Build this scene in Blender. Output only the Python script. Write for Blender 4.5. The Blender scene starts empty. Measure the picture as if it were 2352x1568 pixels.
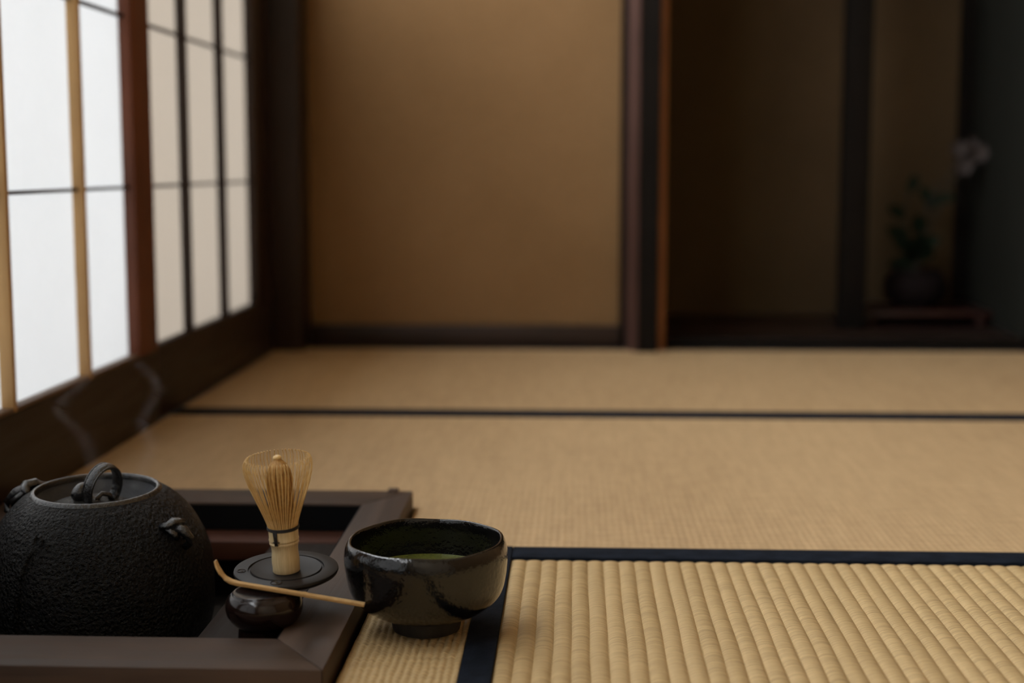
import bpy, bmesh, math, random
from mathutils import Vector, Matrix
random.seed(7)
SC = bpy.context.scene
COL = SC.collection
PI = math.pi

# ------------------------------------------------------------ camera
F_PX = 3300.0
PITCH = math.atan(401 / F_PX)
YAW = math.atan(147 * math.cos(PITCH) / F_PX)
cd = bpy.data.cameras.new('camera')
cam = bpy.data.objects.new('camera', cd); COL.objects.link(cam)
cd.sensor_width = 36.0
cd.lens = 36.0 * F_PX / 2352
cd.clip_start = 0.05
cd.dof.use_dof = True
cd.dof.focus_distance = 1.24
cd.dof.aperture_fstop = 3.1
cam.location = (0, 0, 0.385)
cam.rotation_euler = (PI / 2 - PITCH, 0, YAW)
SC.camera = cam

# ------------------------------------------------------------ world, light, exposure
w = bpy.data.worlds.new('overcast_sky'); SC.world = w; w.use_nodes = True
bg = w.node_tree.nodes['Background']
bg.inputs[0].default_value = (0.93, 0.965, 1.0, 1)
bg.inputs[1].default_value = 6.9
vs = SC.view_settings
vs.view_transform = 'Standard'; vs.look = 'None'; vs.gamma = 1.0; vs.use_curve_mapping = False
vs.exposure = 0.0
cy = SC.cycles
cy.use_denoising = True
cy.max_bounces = 10; cy.diffuse_bounces = 6; cy.glossy_bounces = 4; cy.transmission_bounces = 6
cy.volume_bounces = 1
cy.sample_clamp_indirect = 6.0

# ------------------------------------------------------------ helpers
def link(name, me, mat=None, parent=None, loc=None):
    o = bpy.data.objects.new(name, me); COL.objects.link(o)
    if mat is not None and me is not None and len(me.materials) == 0:
        me.materials.append(mat)
    if parent is not None: o.parent = parent
    if loc is not None: o.location = loc
    return o

def empty(name, loc, label=None, cat=None, group=None, kind=None):
    o = bpy.data.objects.new(name, None); COL.objects.link(o); o.location = loc
    o.empty_display_size = 0.05
    tag(o, label, cat, group, kind)
    return o

def tag(o, label=None, cat=None, group=None, kind=None):
    if label: o['label'] = label
    if cat: o['category'] = cat
    if group: o['group'] = group
    if kind: o['kind'] = kind
    return o

def finish(bm, name, smooth=False, sharp=None):
    bmesh.ops.recalc_face_normals(bm, faces=bm.faces[:])
    me = bpy.data.meshes.new(name)
    bm.to_mesh(me); bm.free()
    if smooth:
        me.polygons.foreach_set('use_smooth', [True] * len(me.polygons))
        if sharp is not None: me.set_sharp_from_angle(angle=math.radians(sharp))
    return me

def add_box(bm, x0, x1, y0, y1, z0, z1, bev=0.0, seg=2):
    r = bmesh.ops.create_cube(bm, size=1.0)
    for v in r['verts']:
        v.co = Vector((x0 + (v.co.x + .5) * (x1 - x0), y0 + (v.co.y + .5) * (y1 - y0), z0 + (v.co.z + .5) * (z1 - z0)))
    if bev > 0:
        es = list({e for v in r['verts'] for e in v.link_edges})
        bmesh.ops.bevel(bm, geom=es, offset=bev, segments=seg, affect='EDGES', profile=0.5)

def box(name, x0, x1, y0, y1, z0, z1, mat, parent=None, bev=0.0, seg=2):
    bm = bmesh.new(); add_box(bm, x0, x1, y0, y1, z0, z1, bev, seg)
    return link(name, finish(bm, name, bev > 0, 40), mat, parent)

def poly_prism(name, pts, z0, z1, mat, parent=None, bev=0.0):
    bm = bmesh.new()
    a = [bm.verts.new((x, y, z0)) for x, y in pts]; b = [bm.verts.new((x, y, z1)) for x, y in pts]
    n = len(pts)
    bm.faces.new(a[::-1]); bm.faces.new(b)
    for i in range(n): bm.faces.new((a[i], a[(i + 1) % n], b[(i + 1) % n], b[i]))
    if bev > 0: bmesh.ops.bevel(bm, geom=bm.edges[:], offset=bev, segments=2, affect='EDGES', profile=0.5)
    return link(name, finish(bm, name, bev > 0, 40), mat, parent)

def lathe(bm, prof, n=64, mod=None, c=(0, 0, 0)):
    rings = []
    for k, (r, z) in enumerate(prof):
        if r < 1e-6:
            rings.append([bm.verts.new((c[0], c[1], c[2] + z))]); continue
        ring = []
        for i in range(n):
            t = 2 * PI * i / n
            rr, zz = (r, z) if mod is None else mod(r, z, t, k)
            ring.append(bm.verts.new((c[0] + rr * math.cos(t), c[1] + rr * math.sin(t), c[2] + zz)))
        rings.append(ring)
    for a, b in zip(rings, rings[1:]):
        if len(a) == 1 and len(b) == 1: continue
        for i in range(n):
            j = (i + 1) % n
            if len(a) == 1: bm.faces.new((a[0], b[i], b[j]))
            elif len(b) == 1: bm.faces.new((a[i], a[j], b[0]))
            else: bm.faces.new((a[i], a[j], b[j], b[i]))

def smooth_prof(pts, sub=4, clamp=True):
    """Catmull-Rom through the profile points"""
    out = []
    P = [pts[0]] + list(pts) + [pts[-1]]
    for i in range(1, len(P) - 2):
        p0, p1, p2, p3 = P[i - 1], P[i], P[i + 1], P[i + 2]
        for s in range(sub):
            t = s / sub
            q = []
            for k in range(len(p1)):
                a = 2 * p1[k]; b = p2[k] - p0[k]
                c_ = 2 * p0[k] - 5 * p1[k] + 4 * p2[k] - p3[k]; d = -p0[k] + 3 * p1[k] - 3 * p2[k] + p3[k]
                q.append(.5 * (a + b * t + c_ * t * t + d * t ** 3))
            if clamp and len(q) == 2: q[0] = max(q[0], 0.0)
            out.append(tuple(q))
    out.append(tuple(pts[-1]))
    return out

def lathe_obj(name, prof, mat, parent=None, n=64, mod=None, sharp=50, c=(0, 0, 0)):
    bm = bmesh.new(); lathe(bm, prof, n, mod, c)
    return link(name, finish(bm, name, True, sharp), mat, parent)

def tube(bm, pts, rads, n=8, flat=1.0, cap=True, up=Vector((0, 0, 1))):
    pts = [Vector(p) for p in pts]
    if not hasattr(rads, '__len__'): rads = [rads] * len(pts)
    rings = []
    for i, p in enumerate(pts):
        t = (pts[min(i + 1, len(pts) - 1)] - pts[max(i - 1, 0)]).normalized()
        u = up if abs(t.dot(up)) < 0.95 else Vector((1, 0, 0))
        s = t.cross(u).normalized(); v = s.cross(t).normalized()
        rings.append([bm.verts.new(p + s * math.cos(2 * PI * k / n) * rads[i] + v * math.sin(2 * PI * k / n) * rads[i] * flat) for k in range(n)])
    for a, b in zip(rings, rings[1:]):
        for k in range(n): bm.faces.new((a[k], a[(k + 1) % n], b[(k + 1) % n], b[k]))
    if cap: bm.faces.new(rings[0][::-1]); bm.faces.new(rings[-1])

def tube_obj(name, pts, rads, mat, parent=None, n=8, flat=1.0, up=Vector((0, 0, 1))):
    bm = bmesh.new(); tube(bm, pts, rads, n, flat, True, up)
    return link(name, finish(bm, name, True, 60), mat, parent)

# ------------------------------------------------------------ materials
def new_mat(name):
    m = bpy.data.materials.new(name); m.use_nodes = True
    nt = m.node_tree; b = nt.nodes['Principled BSDF']
    return m, nt, b

def coords(nt, scale=(1, 1, 1), rot=(0, 0, 0), rand=False):
    tc = nt.nodes.new('ShaderNodeTexCoord'); mp = nt.nodes.new('ShaderNodeMapping')
    mp.inputs['Scale'].default_value = scale; mp.inputs['Rotation'].default_value = rot
    nt.links.new(tc.outputs['Object'], mp.inputs['Vector'])
    if rand:
        oi = nt.nodes.new('ShaderNodeObjectInfo'); ml = nt.nodes.new('ShaderNodeMath'); ml.operation = 'MULTIPLY'
        ml.inputs[1].default_value = 37.0
        nt.links.new(oi.outputs['Random'], ml.inputs[0]); nt.links.new(ml.outputs[0], mp.inputs['Location'])
    return mp.outputs['Vector']

def noise(nt, vec, scale=1.0, detail=3, rough=.5, dist=0.0):
    n = nt.nodes.new('ShaderNodeTexNoise'); nt.links.new(vec, n.inputs['Vector'])
    n.inputs['Scale'].default_value = scale; n.inputs['Detail'].default_value = detail
    n.inputs['Roughness'].default_value = rough; n.inputs['Distortion'].default_value = dist
    return n.outputs['Fac']

def ramp(nt, fac, stops):
    r = nt.nodes.new('ShaderNodeValToRGB'); nt.links.new(fac, r.inputs['Fac'])
    el = r.color_ramp.elements
    while len(el) < len(stops): el.new(.5)
    for e, (p, c) in zip(el, stops):
        e.position = p; e.color = (*c, 1) if len(c) == 3 else c
    return r.outputs['Color']

def mix(nt, fac, a, b, mode='MIX'):
    m = nt.nodes.new('ShaderNodeMix'); m.data_type = 'RGBA'; m.blend_type = mode
    for s, v in ((m.inputs['Factor'], fac), (m.inputs['A'], a), (m.inputs['B'], b)):
        if hasattr(v, 'is_linked') or hasattr(v, 'links'): nt.links.new(v, s)
        elif isinstance(v, tuple): s.default_value = (*v, 1)
        else: s.default_value = v
    return m.outputs['Result']

def bump(nt, b, h, dist=.001, strength=1.0, prev=None):
    n = nt.nodes.new('ShaderNodeBump'); n.inputs['Distance'].default_value = dist
    n.inputs['Strength'].default_value = strength
    nt.links.new(h, n.inputs['Height'])
    if prev is not None: nt.links.new(prev, n.inputs['Normal'])
    if b is not None: nt.links.new(n.outputs['Normal'], b.inputs['Normal'])
    return n.outputs['Normal']

def simple(name, col, rough=.5, metal=0.0, coat=0.0, nscale=None, col2=None, bdist=0.0, bscale=100, spec=None):
    m, nt, b = new_mat(name)
    b.inputs['Base Color'].default_value = (*col, 1); b.inputs['Roughness'].default_value = rough
    b.inputs['Metallic'].default_value = metal; b.inputs['Coat Weight'].default_value = coat
    if spec is not None: b.inputs['Specular IOR Level'].default_value = spec
    v = coords(nt)
    if col2: nt.links.new(ramp(nt, noise(nt, v, nscale or 10, 4), [(.35, col), (.65, col2)]), b.inputs['Base Color'])
    if bdist: bump(nt, b, noise(nt, v, bscale, 4), bdist)
    return m

def wood(name, c1, c2, axis='z', rough=.5, freq=60, bd=.0004, coat=0.0, spec=.5):
    m, nt, b = new_mat(name)
    s = {'x': (.06, 1, 1), 'y': (1, .06, 1), 'z': (1, 1, .06)}[axis]
    v = coords(nt, s, rand=True)
    n1 = noise(nt, v, freq, 5, .6, .6)
    n2 = noise(nt, coords(nt), 6, 3)
    c = ramp(nt, n1, [(.3, c1), (.7, c2)])
    c = mix(nt, .35, c, ramp(nt, n2, [(.3, tuple(x * .6 for x in c1)), (.7, c2)]))
    nt.links.new(c, b.inputs['Base Color'])
    nt.links.new(ramp(nt, n1, [(.2, (rough * .8,) * 3), (.8, (min(1, rough * 1.25),) * 3)]), b.inputs['Roughness'])
    b.inputs['Coat Weight'].default_value = coat
    b.inputs['Specular IOR Level'].default_value = spec
    bump(nt, b, n1, bd)
    return m

def plaster(name, c1, c2, rough=.95):
    m, nt, b = new_mat(name)
    v = coords(nt)
    n1 = noise(nt, v, 2.2, 4, .55); n2 = noise(nt, v, 60, 4, .6)
    c = ramp(nt, n1, [(.3, c1), (.7, c2)])
    c = mix(nt, .25, c, ramp(nt, n2, [(.3, c1), (.7, c2)]))
    nt.links.new(c, b.inputs['Base Color']); b.inputs['Roughness'].default_value = rough
    b.inputs['Specular IOR Level'].default_value = .2
    bump(nt, b, n2, .0015)
    return m

def paper(name, tcol, dcol):
    m = bpy.data.materials.new(name); m.use_nodes = True; nt = m.node_tree; nt.nodes.clear()
    out = nt.nodes.new('ShaderNodeOutputMaterial'); mx = nt.nodes.new('ShaderNodeMixShader')
    tr = nt.nodes.new('ShaderNodeBsdfTranslucent'); df = nt.nodes.new('ShaderNodeBsdfDiffuse')
    v = coords(nt)
    n = noise(nt, v, 45, 6, .65, 1.0); n2 = noise(nt, v, 7, 3)
    k = mix(nt, .4, ramp(nt, n, [(.3, (.93,) * 3), (.7, (1, 1, 1))]), ramp(nt, n2, [(.3, (.93,) * 3), (.7, (1, 1, 1))]))
    nt.links.new(mix(nt, 1.0, k, tcol, 'MULTIPLY'), tr.inputs['Color'])
    df.inputs['Color'].default_value = (*dcol, 1)
    mx.inputs[0].default_value = .35
    nt.links.new(tr.outputs[0], mx.inputs[1]); nt.links.new(df.outputs[0], mx.inputs[2])
    nt.links.new(mx.outputs[0], out.inputs[0])
    return m

def tatami_mat(name, c1, c2, fine=True):
    """rush surface: strands run along x, warp ribs along y"""
    m, nt, b = new_mat(name)
    n_str = noise(nt, coords(nt, (30, 700, 1) if fine else (22, 480, 1), rand=True), 1.0, 3, .6)          # single strands
    n_tone = noise(nt, coords(nt, (2.6, .9, 1), rand=True), 1.0, 3, .5)          # broad tone
    n_streak = noise(nt, coords(nt, (120, 14, 1), rand=True), 1.0, 3, .6)        # streaks along the ribs
    c = ramp(nt, n_tone, [(.3, c1), (.7, c2)])
    c = mix(nt, .35 if fine else .48, c, ramp(nt, n_str, [(.32, tuple(x * .55 for x in c1)), (.6, tuple(min(1, x * 1.12) for x in c2))]))
    c = mix(nt, .22 if fine else .1, c, ramp(nt, n_streak, [(.35, tuple(x * .6 for x in c1)), (.65, c2)]))
    nt.links.new(c, b.inputs['Base Color'])
    b.inputs['Roughness'].default_value = .62; b.inputs['Specular IOR Level'].default_value = .3
    p = bump(nt, None, n_str, .0006 if fine else .0019)
    if fine:
        wv = nt.nodes.new('ShaderNodeTexWave'); wv.bands_direction = 'X'
        nt.links.new(coords(nt), wv.inputs['Vector']); wv.inputs['Scale'].default_value = 2 * PI / (20 * .0074)
        wv.inputs['Distortion'].default_value = 1.5; wv.inputs['Detail'].default_value = 2
        bump(nt, b, wv.outputs['Fac'], .00022, prev=p)
    else:
        nt.links.new(p, b.inputs['Normal'])
    return m

M = {}
M['wood_dark'] = wood('dark_aged_timber', (.012, .0055, .0035), (.032, .0145, .009), 'z', .45)
M['wood_dark_x'] = wood('dark_aged_timber_x', (.012, .0055, .0035), (.032, .0145, .009), 'x', .45)
M['wood_dark_y'] = wood('dark_aged_timber_y', (.012, .0055, .0035), (.032, .0145, .009), 'y', .5)
M['wood_red'] = wood('reddish_brown_timber', (.10, .028, .012), (.18, .055, .024), 'z', .6)
M['wood_lit_chamfer'] = wood('lit_chamfer_timber', (.05, .024, .02), (.085, .042, .034), 'z', .4)
M['wood_orange'] = wood('orange_brown_timber', (.30, .11, .035), (.42, .17, .06), 'z', .5)
M['wood_tan'] = wood('tan_cedar', (.52, .30, .11), (.66, .41, .17), 'z', .6)
M['wood_rail_lit'] = wood('lit_rail_top_timber', (.12, .07, .04), (.2, .13, .08), 'y', .6)
M['wood_black'] = wood('blackened_timber', (.005, .004, .003), (.011, .008, .006), 'z', .85, 60, .0004, 0, .12)
M['wood_black_x'] = wood('blackened_timber_x', (.005, .004, .003), (.011, .008, .006), 'x', .85, 60, .0004, 0, .12)
M['hearth'] = wood('hearth_frame_timber', (.028, .017, .011), (.098, .060, .040), 'x', .58, 40, .0010, 0, .36)
M['hearth_y'] = wood('hearth_frame_timber_y', (.028, .017, .011), (.098, .060, .040), 'y', .58, 40, .0010, 0, .36)
M['ledge_red'] = wood('ledge_red_timber', (.045, .014, .007), (.085, .028, .014), 'x', .6, 60, .0006, 0, .3)
M['ledge_dark'] = wood('ledge_dark_timber', (.010, .006, .004), (.022, .013, .009), 'y', .65, 60, .0006, 0, .25)
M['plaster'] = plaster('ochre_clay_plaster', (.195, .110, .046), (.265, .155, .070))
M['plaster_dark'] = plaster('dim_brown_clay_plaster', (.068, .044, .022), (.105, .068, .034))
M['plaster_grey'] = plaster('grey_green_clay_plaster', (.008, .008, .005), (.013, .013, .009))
M['paper_white'] = paper('white_shoji_paper', (.278, .278, .278), (.8, .8, .78))
M['paper_warm'] = paper('aged_warm_shoji_paper', (.178, .152, .124), (.66, .58, .5))
M['tatami_far'] = tatami_mat('rush_fine_weave', (.46, .305, .155), (.59, .41, .22))
M['tatami_rib'] = tatami_mat('rush_broad_ribs', (.46, .315, .14), (.58, .41, .20), False)
M['border'] = simple('indigo_black_cloth', (.005, .0075, .013), .9, nscale=60, col2=(.011, .015, .024), bdist=.0008, bscale=500, spec=.12)
M['floor_base'] = simple('floor_boards', (.05, .035, .025), .8)
M['ceiling'] = wood('pale_ceiling_boards', (.58, .46, .31), (.70, .58, .42), 'y', .7)
M['plaster_pale'] = plaster('pale_sand_plaster', (.55, .46, .34), (.64, .55, .42))
M['ash'] = simple('hearth_ash', (.06, .055, .05), .95, nscale=40, col2=(.1, .095, .09), bdist=.004, bscale=60)
M['pit'] = simple('sooty_pit_clay', (.006, .006, .007), .9, bdist=.002, bscale=60)
M['ground'] = simple('garden_gravel', (.3, .3, .28), .9, nscale=8, col2=(.42, .41, .38))

# ------------------------------------------------------------ setting: shell
WX = -0.633                  # room face of the paper-window wall
BY = 3.085                   # plane of the far wall
S = dict(kind='structure')
def struct(name, *a, **k):
    o = box(name, *a, **k); o['kind'] = 'structure'; return o

# floor slab with the hole for the sunken hearth
HX0, HX1, HY0, HY1 = -0.575, -0.231, 1.0755, 1.526     # inner edge of hearth frame
bm = bmesh.new()
for r_ in ((-.95, -.60, -.7, 3.75), (-.20, 1.7, -.7, 3.75), (-.60, -.20, -.7, 1.03), (-.60, -.20, 1.57, 3.75)):
    add_box(bm, r_[0], r_[1], r_[2], r_[3], -.08, -.03)
fl = link('floor', finish(bm, 'floor'), M['floor_base']); tag(fl, 'dark floor boards under the tatami mats', None, None, 'structure')
ground = struct('trim_1', -5, -.96, -4, 8, -.5, -.45, M['ground']); ground['label'] = 'pale garden ground outside the paper windows'

wb = struct('wall_back', -.60, .13, BY, BY + .1, -.03, 2.4, M['plaster']); wb['label'] = 'ochre clay plaster wall panel at the far end'
bb = struct('baseboard_back', -.575, .115, BY - .025, BY, 0, .047, M['wood_dark_x'], bev=.002)
bb['label'] = 'dark timber baseboard under the plaster panel'
# ceiling and unseen walls
struct('ceiling', -.95, 1.7, -.7, 3.75, 2.4, 2.45, M['ceiling'])
struct('wall_right', 1.55, 1.65, -.6, 3.2, -.03, 2.4, M['plaster'])
struct('wall_front', -.95, 1.65, -.7, -.6, -.03, 2.4, M['plaster_pale'])
wl = empty('wall_left', (0, 0, 0), kind='structure')
box('sill_track', WX - .07, WX - .0005, -.6, 2.9845, -.03, 0, M['wood_dark_y'], wl, .001)
box('lintel', WX - .07, WX + .004, -.6, 3.0, .862, .90, M['wood_dark_y'], wl, .002)
box('upper_beam', WX - .07, WX + .02, -.6, 3.0, 2.1, 2.4, M['wood_dark_y'], wl, .002)
box('end_post', WX - .07, WX + .01, -.62, -.25, -.03, 2.4, M['plaster'], wl)
for yy in (.35, 1.25, 2.1):  # unseen open transom above the paper, added to let in more skylight
    box('added_transom_post', WX - .05, WX - .01, yy, yy + .03, .90, 2.1, M['wood_dark'], wl, .002)

# corner post and posts of the far end
def post(n, x0, x1, y0, y1, z0, mat, bev, label, zt=2.4):
    o = struct(f'trim_{n}', x0, x1, y0, y1, z0, zt, M[mat], bev=bev, seg=2); o['label'] = label; return o
post(2, WX - .07, -.572, 2.985, 3.09, -.03, 'wood_dark', .003, 'dark square corner post between paper windows and plaster wall')
# post left of the alcove: broad chamfer on its left corner
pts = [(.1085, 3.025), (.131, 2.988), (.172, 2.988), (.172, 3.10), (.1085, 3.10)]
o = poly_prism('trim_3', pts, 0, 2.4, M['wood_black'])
o2 = poly_prism('trim_10', [(.1065, 3.0265), (.1065, 3.0235), (.1285, 2.986), (.1308, 2.9875)], 0, 2.4, M['wood_lit_chamfer']); tag(o2, 'mauve-brown strip painting the lit chamfer of the alcove post', kind='structure'); tag(o, 'dark chamfered post beside the alcove', kind='structure')  # light caught by the chamfer is painted as a paler strip
post(4, .094, .108, 3.05, 3.10, 0, 'wood_black', .001, 'narrow black strip between plaster panel and alcove post')
post(5, .1745, .189, 3.03, 3.10, 0, 'wood_orange', .002, 'thin orange-brown door edge right of the chamfered post')
# alcove shell, its dimness put into the dark plaster colour
AY = 3.60
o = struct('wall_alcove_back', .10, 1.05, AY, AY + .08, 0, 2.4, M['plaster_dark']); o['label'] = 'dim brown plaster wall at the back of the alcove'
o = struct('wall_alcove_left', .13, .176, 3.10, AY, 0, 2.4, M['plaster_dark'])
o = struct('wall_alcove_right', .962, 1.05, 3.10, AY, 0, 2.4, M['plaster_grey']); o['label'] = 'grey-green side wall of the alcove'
o = struct('wall_back_right', 1.05, 1.55, BY, BY + .1, -.03, 2.4, M['plaster_dark'])
o = struct('trim_6', .93, .962, AY - .03, AY, .02, 2.4, M['wood_black'], bev=.002); o['label'] = 'thin dark corner strip inside the alcove'
o = struct('trim_7', .98, 1.05, 3.059, 3.12, -.03, 2.4, M['wood_black'], bev=.003); o['label'] = 'dark post at the right edge of the alcove'
post(8, .600, .658, 3.27, 3.33, .02, 'wood_black', .003, 'black slender post standing inside the alcove')
af = empty('floor_alcove', (0, 0, 0), 'raised dark board floor of the alcove', kind='structure')
box('sill', .189, .98, 3.06, 3.10, -.0, .022, M['wood_black_x'], af, .002)
for i in range(3):
    box('plank', .176, .962, 3.102 + i * .166, 3.102 + (i + 1) * .166 - .001, .0, .02, M['wood_dark_x'], af, .001)
# short unseen hanging wall over the alcove mouth, added to block light
o = struct('trim_9', .189, .98, 3.05, 3.10, 1.55, 2.4, M['plaster_dark']); o['label'] = 'unseen hanging wall added over the alcove to block light'

# ------------------------------------------------------------ paper windows (shoji)
def shoji(n, y0, y1, x, stile0, stile1, muntins, pmat, mmat, hmat, smat, rail, label):
    t = empty(f'window_{n}', (x, y0, 0), label, kind='structure')
    L = lambda Y: Y - y0
    zb, zs, zt = .109, (.3555, .597), .838
    box('bottom_rail', -.022, 0, 0, L(y1), .0005, zb, M[rail], t, .0015)
    box('top_rail', -.022, 0, 0, L(y1), zt, .861, M[rail], t, .0015)
    for a, b in (stile0, stile1):
        box('stile', -.022, .0006, L(a), L(b), zb + .0003, .8615, M[smat], t, .0015)
    ys = [stile0[1]] + list(muntins) + [stile1[0]]
    box('rail_top_strip', -.0155, -.0005, L(stile0[1]), L(stile1[0]), zb + .0002, zb + .005, M['wood_rail_lit'] if mmat == 'wood_tan' else M[rail], t, .0006)  # on the nearer window the lit rail top is painted as a lighter strip
    for y in muntins:
        box('muntin', -.0155, .0, L(y) - (.0045 if n == 1 else .006), L(y) + (.0045 if n == 1 else .006), zb, zt, M[mmat], t, .0008)
    for z in zs:
        box('cross_muntin', -.0155, -.0075, L(stile0[1]), L(stile1[0]), z - .0022, z + .0022, M[hmat], t, .0004)
    zz = [zb] + list(zs) + [zt]
    for i in range(len(ys) - 1):
        for j in range(3):
            bm = bmesh.new()
            y_a, y_b, z_a, z_b = L(ys[i]) - .002, L(ys[i + 1]) + .002, zz[j] - .001, zz[j + 1] + .001
            bm.faces.new([bm.verts.new((-.0163, y, z)) for y, z in ((y_a, z_a), (y_b, z_a), (y_b, z_b), (y_a, z_b))])   # a single sheet of paper
            link('paper_pane', finish(bm, 'paper_pane'), M[pmat], t)
    return t
shoji(1, .98, 2.14, WX, (.98, 1.03), (2.047, 2.14), (1.288, 1.582, 1.838), 'paper_white', 'wood_tan', 'wood_dark', 'wood_red', 'wood_dark_y',
      'nearer paper window, bright white panes between tan bars')
shoji(2, 2.141, 2.9845, WX - .004, (2.141, 2.142), (2.8455, 2.9845), (2.36, 2.607), 'paper_warm', 'wood_dark', 'wood_dark', 'wood_dark', 'wood_dark_y',
      'farther paper window beside the corner post, warm beige panes')
shoji(3, -.25, .979, WX - .004, (-.25, -.2), (.93, .979), (.08, .36, .64), 'paper_white', 'wood_dark', 'wood_dark', 'wood_dark', 'wood_dark_y',
      'paper window left of the camera')

# ------------------------------------------------------------ tatami mats
def mat_thing(loc, label):
    return empty('tatami_mat', loc, label, 'tatami mat', 'tatami mats covering the floor')
ZB = -.03
# front right, broad ribs
XS0, XS1 = -.088, -.062       # upright cloth border beside the bowl
t = mat_thing((0, 0, 0), 'front right tatami mat with broad rounded ribs, right of the tea bowl')
box('straw_core', XS0 + .0005, 1.545, .52, 1.4275, ZB, -.0032, M['tatami_rib'], t)
PITCH_R = .0151
def rib_mesh(seed):
    rnd = random.Random(seed)
    bm = bmesh.new(); ny = 110; nx = 8; L = .865; rows = []
    ph = rnd.random() * 6
    for j in range(ny + 1):
        y = L * j / ny
        k = 1 + .05 * math.sin(y * 60 + ph) + .04 * math.sin(y * 137 + 2 * ph) + rnd.uniform(-.035, .035)
        wob = .00035 * math.sin(y * 31 + ph) + rnd.uniform(-.00012, .00012)
        fade = min(1, (L - y) / .004)
        row = []
        for i in range(nx + 1):
            a = i / nx
            x = (a - .5) * PITCH_R * .985
            z = -.0030 + .0031 * (max(0, math.sin(PI * a)) ** .6) * k * (.35 + .65 * fade)
            row.append(bm.verts.new((x + wob, y, z)))
        rows.append(row)
    for a, b in zip(rows, rows[1:]):
        for i in range(nx): bm.faces.new((a[i], a[i + 1], b[i + 1], b[i]))
    return finish(bm, 'rush_rib', True)
ribs = [rib_mesh(s) for s in range(5)]
for m_ in ribs: m_.materials.append(M['tatami_rib'])
x = XS1 + PITCH_R * .5; i = 0
while x < 1.535:
    link('rush_rib', ribs[(i * 3) % 5], None, t, (x, .523, 0)); x += PITCH_R; i += 1
bm = bmesh.new(); add_box(bm, x - PITCH_R / 2, 1.545, .523, 1.388, -.0032, 0)
link('rush_surface', finish(bm, 'rush_surface'), M['tatami_rib'], t)
def cloth(name, x0, x1, y0, y1, parent, z=.0016):
    return box(name, x0, x1, y0, y1, -.0035, z, M['border'], parent, .0012)
cloth('cloth_border', XS1 + .0003, 1.545, 1.3885, 1.4275, t, .0012)
cloth('cloth_border', XS0 + .0005, XS1, .52, 1.4275, t, .0016)

# left mat around the hearth
OX0, OX1, OY0, OY1 = -.6235, -.183, 1.0065, 1.592      # outer edge of the hearth frame
t = mat_thing((0, 0, 0), 'left tatami mat carrying the sunken hearth and tea bowl')
X1 = XS0
bm = bmesh.new()
for a in ((-.632, X1, .52, OY0 - .0005), (-.632, OX0 - .0005, OY0 - .0005, OY1 + .0005), (-.632, X1, OY1 + .0005, 2.192), (OX1 + .0045, X1, OY0 - .0005, OY1 + .0005)):
    add_box(bm, a[0], a[1], a[2], a[3], ZB, -.0016)
link('straw_core', finish(bm, 'straw_core'), M['tatami_rib'], t)
# knobbly close weave of rush seen near the camera
bm = bmesh.new()
def knob_grid(x0, x1, y0, y1, dx, dy, px=.0062, py=.0058):
    nx = int(round((x1 - x0) / dx)); ny = int(round((y1 - y0) / dy)); rows = []
    rnd = random.Random(3)
    for j in range(ny + 1):
        y = y0 + (y1 - y0) * j / ny; row = []
        for i in range(nx + 1):
            x = x0 + (x1 - x0) * i / nx
            u = x + .00035 * math.sin(y * 160 + x * 300) + .0003 * math.sin(y * 67 + x * 90)
            c = math.floor(u / px)
            v = y + (py / 2 if c % 2 else 0) + .0009 * math.sin(c * 12.9)
            h = abs(math.sin(PI * u / px)) ** .7 * (.74 + .26 * abs(math.sin(PI * v / py)) ** .7)
            h *= 1 + .12 * math.sin(c * 7.1 + math.floor(v / py) * 3.7)
            row.append(bm.verts.new((x, y, -.0016 + .0021 * h)))
        rows.append(row)
    for a, b in zip(rows, rows[1:]):
        for i in range(nx): bm.faces.new((a[i], a[i + 1], b[i + 1], b[i]))
knob_grid(OX1 + .0046, X1 - .0003, .60, 1.32, .0012, .0013)
o = link('woven_surface', finish(bm, 'woven_surface', True), M['tatami_rib'], t)
bm = bmesh.new()
for a in ((-.632, X1, .52, .60), (-.632, OX1 + .0045, .60, OY0 - .0005), (-.632, OX0 - .0005, OY0 - .0005, OY1), (OX1 + .0045, X1, 1.32, OY1 + .0005), (-.632, X1, OY1 + .0005, 2.192)):
    add_box(bm, a[0], a[1], a[2], a[3], -.0017, 0)
link('rush_surface', finish(bm, 'rush_surface'), M['tatami_far'], t)
cloth('cloth_border', -.632, X1, 2.1925, 2.2245, t, .0012)

# middle right mat
t = mat_thing((0, 0, 0), 'middle tatami mat behind the broad-ribbed one, right half of the room')
box('straw_core', XS0 + .0002, 1.545, 1.428, 2.2245, ZB, -.0016, M['tatami_rib'], t)
box('rush_surface', XS0 + .0001, 1.545, 1.4285, 2.192, -.0017, 0, M['tatami_far'], t)
cloth('cloth_border', XS0 + .0002, 1.545, 2.1925, 2.2245, t, .0012)
# far mat
t = mat_thing((0, 0, 0), 'farthest tatami mat, along the plaster wall and alcove')
box('straw_core', -.572, 1.545, 2.225, 3.058, ZB, -.0016, M['tatami_rib'], t)
box('rush_surface', -.632, 1.545, 2.258, 2.98, -.0017, 0, M['tatami_far'], t)
box('rush_surface', -.570, 1.545, 2.98, 3.03, -.0017, 0, M['tatami_far'], t)
cloth('cloth_border', -.632, 1.545, 2.2255, 2.2575, t, .0012)
cloth('cloth_border', -.570, 1.545, 3.0305, 3.058, t, .0012)

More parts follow.
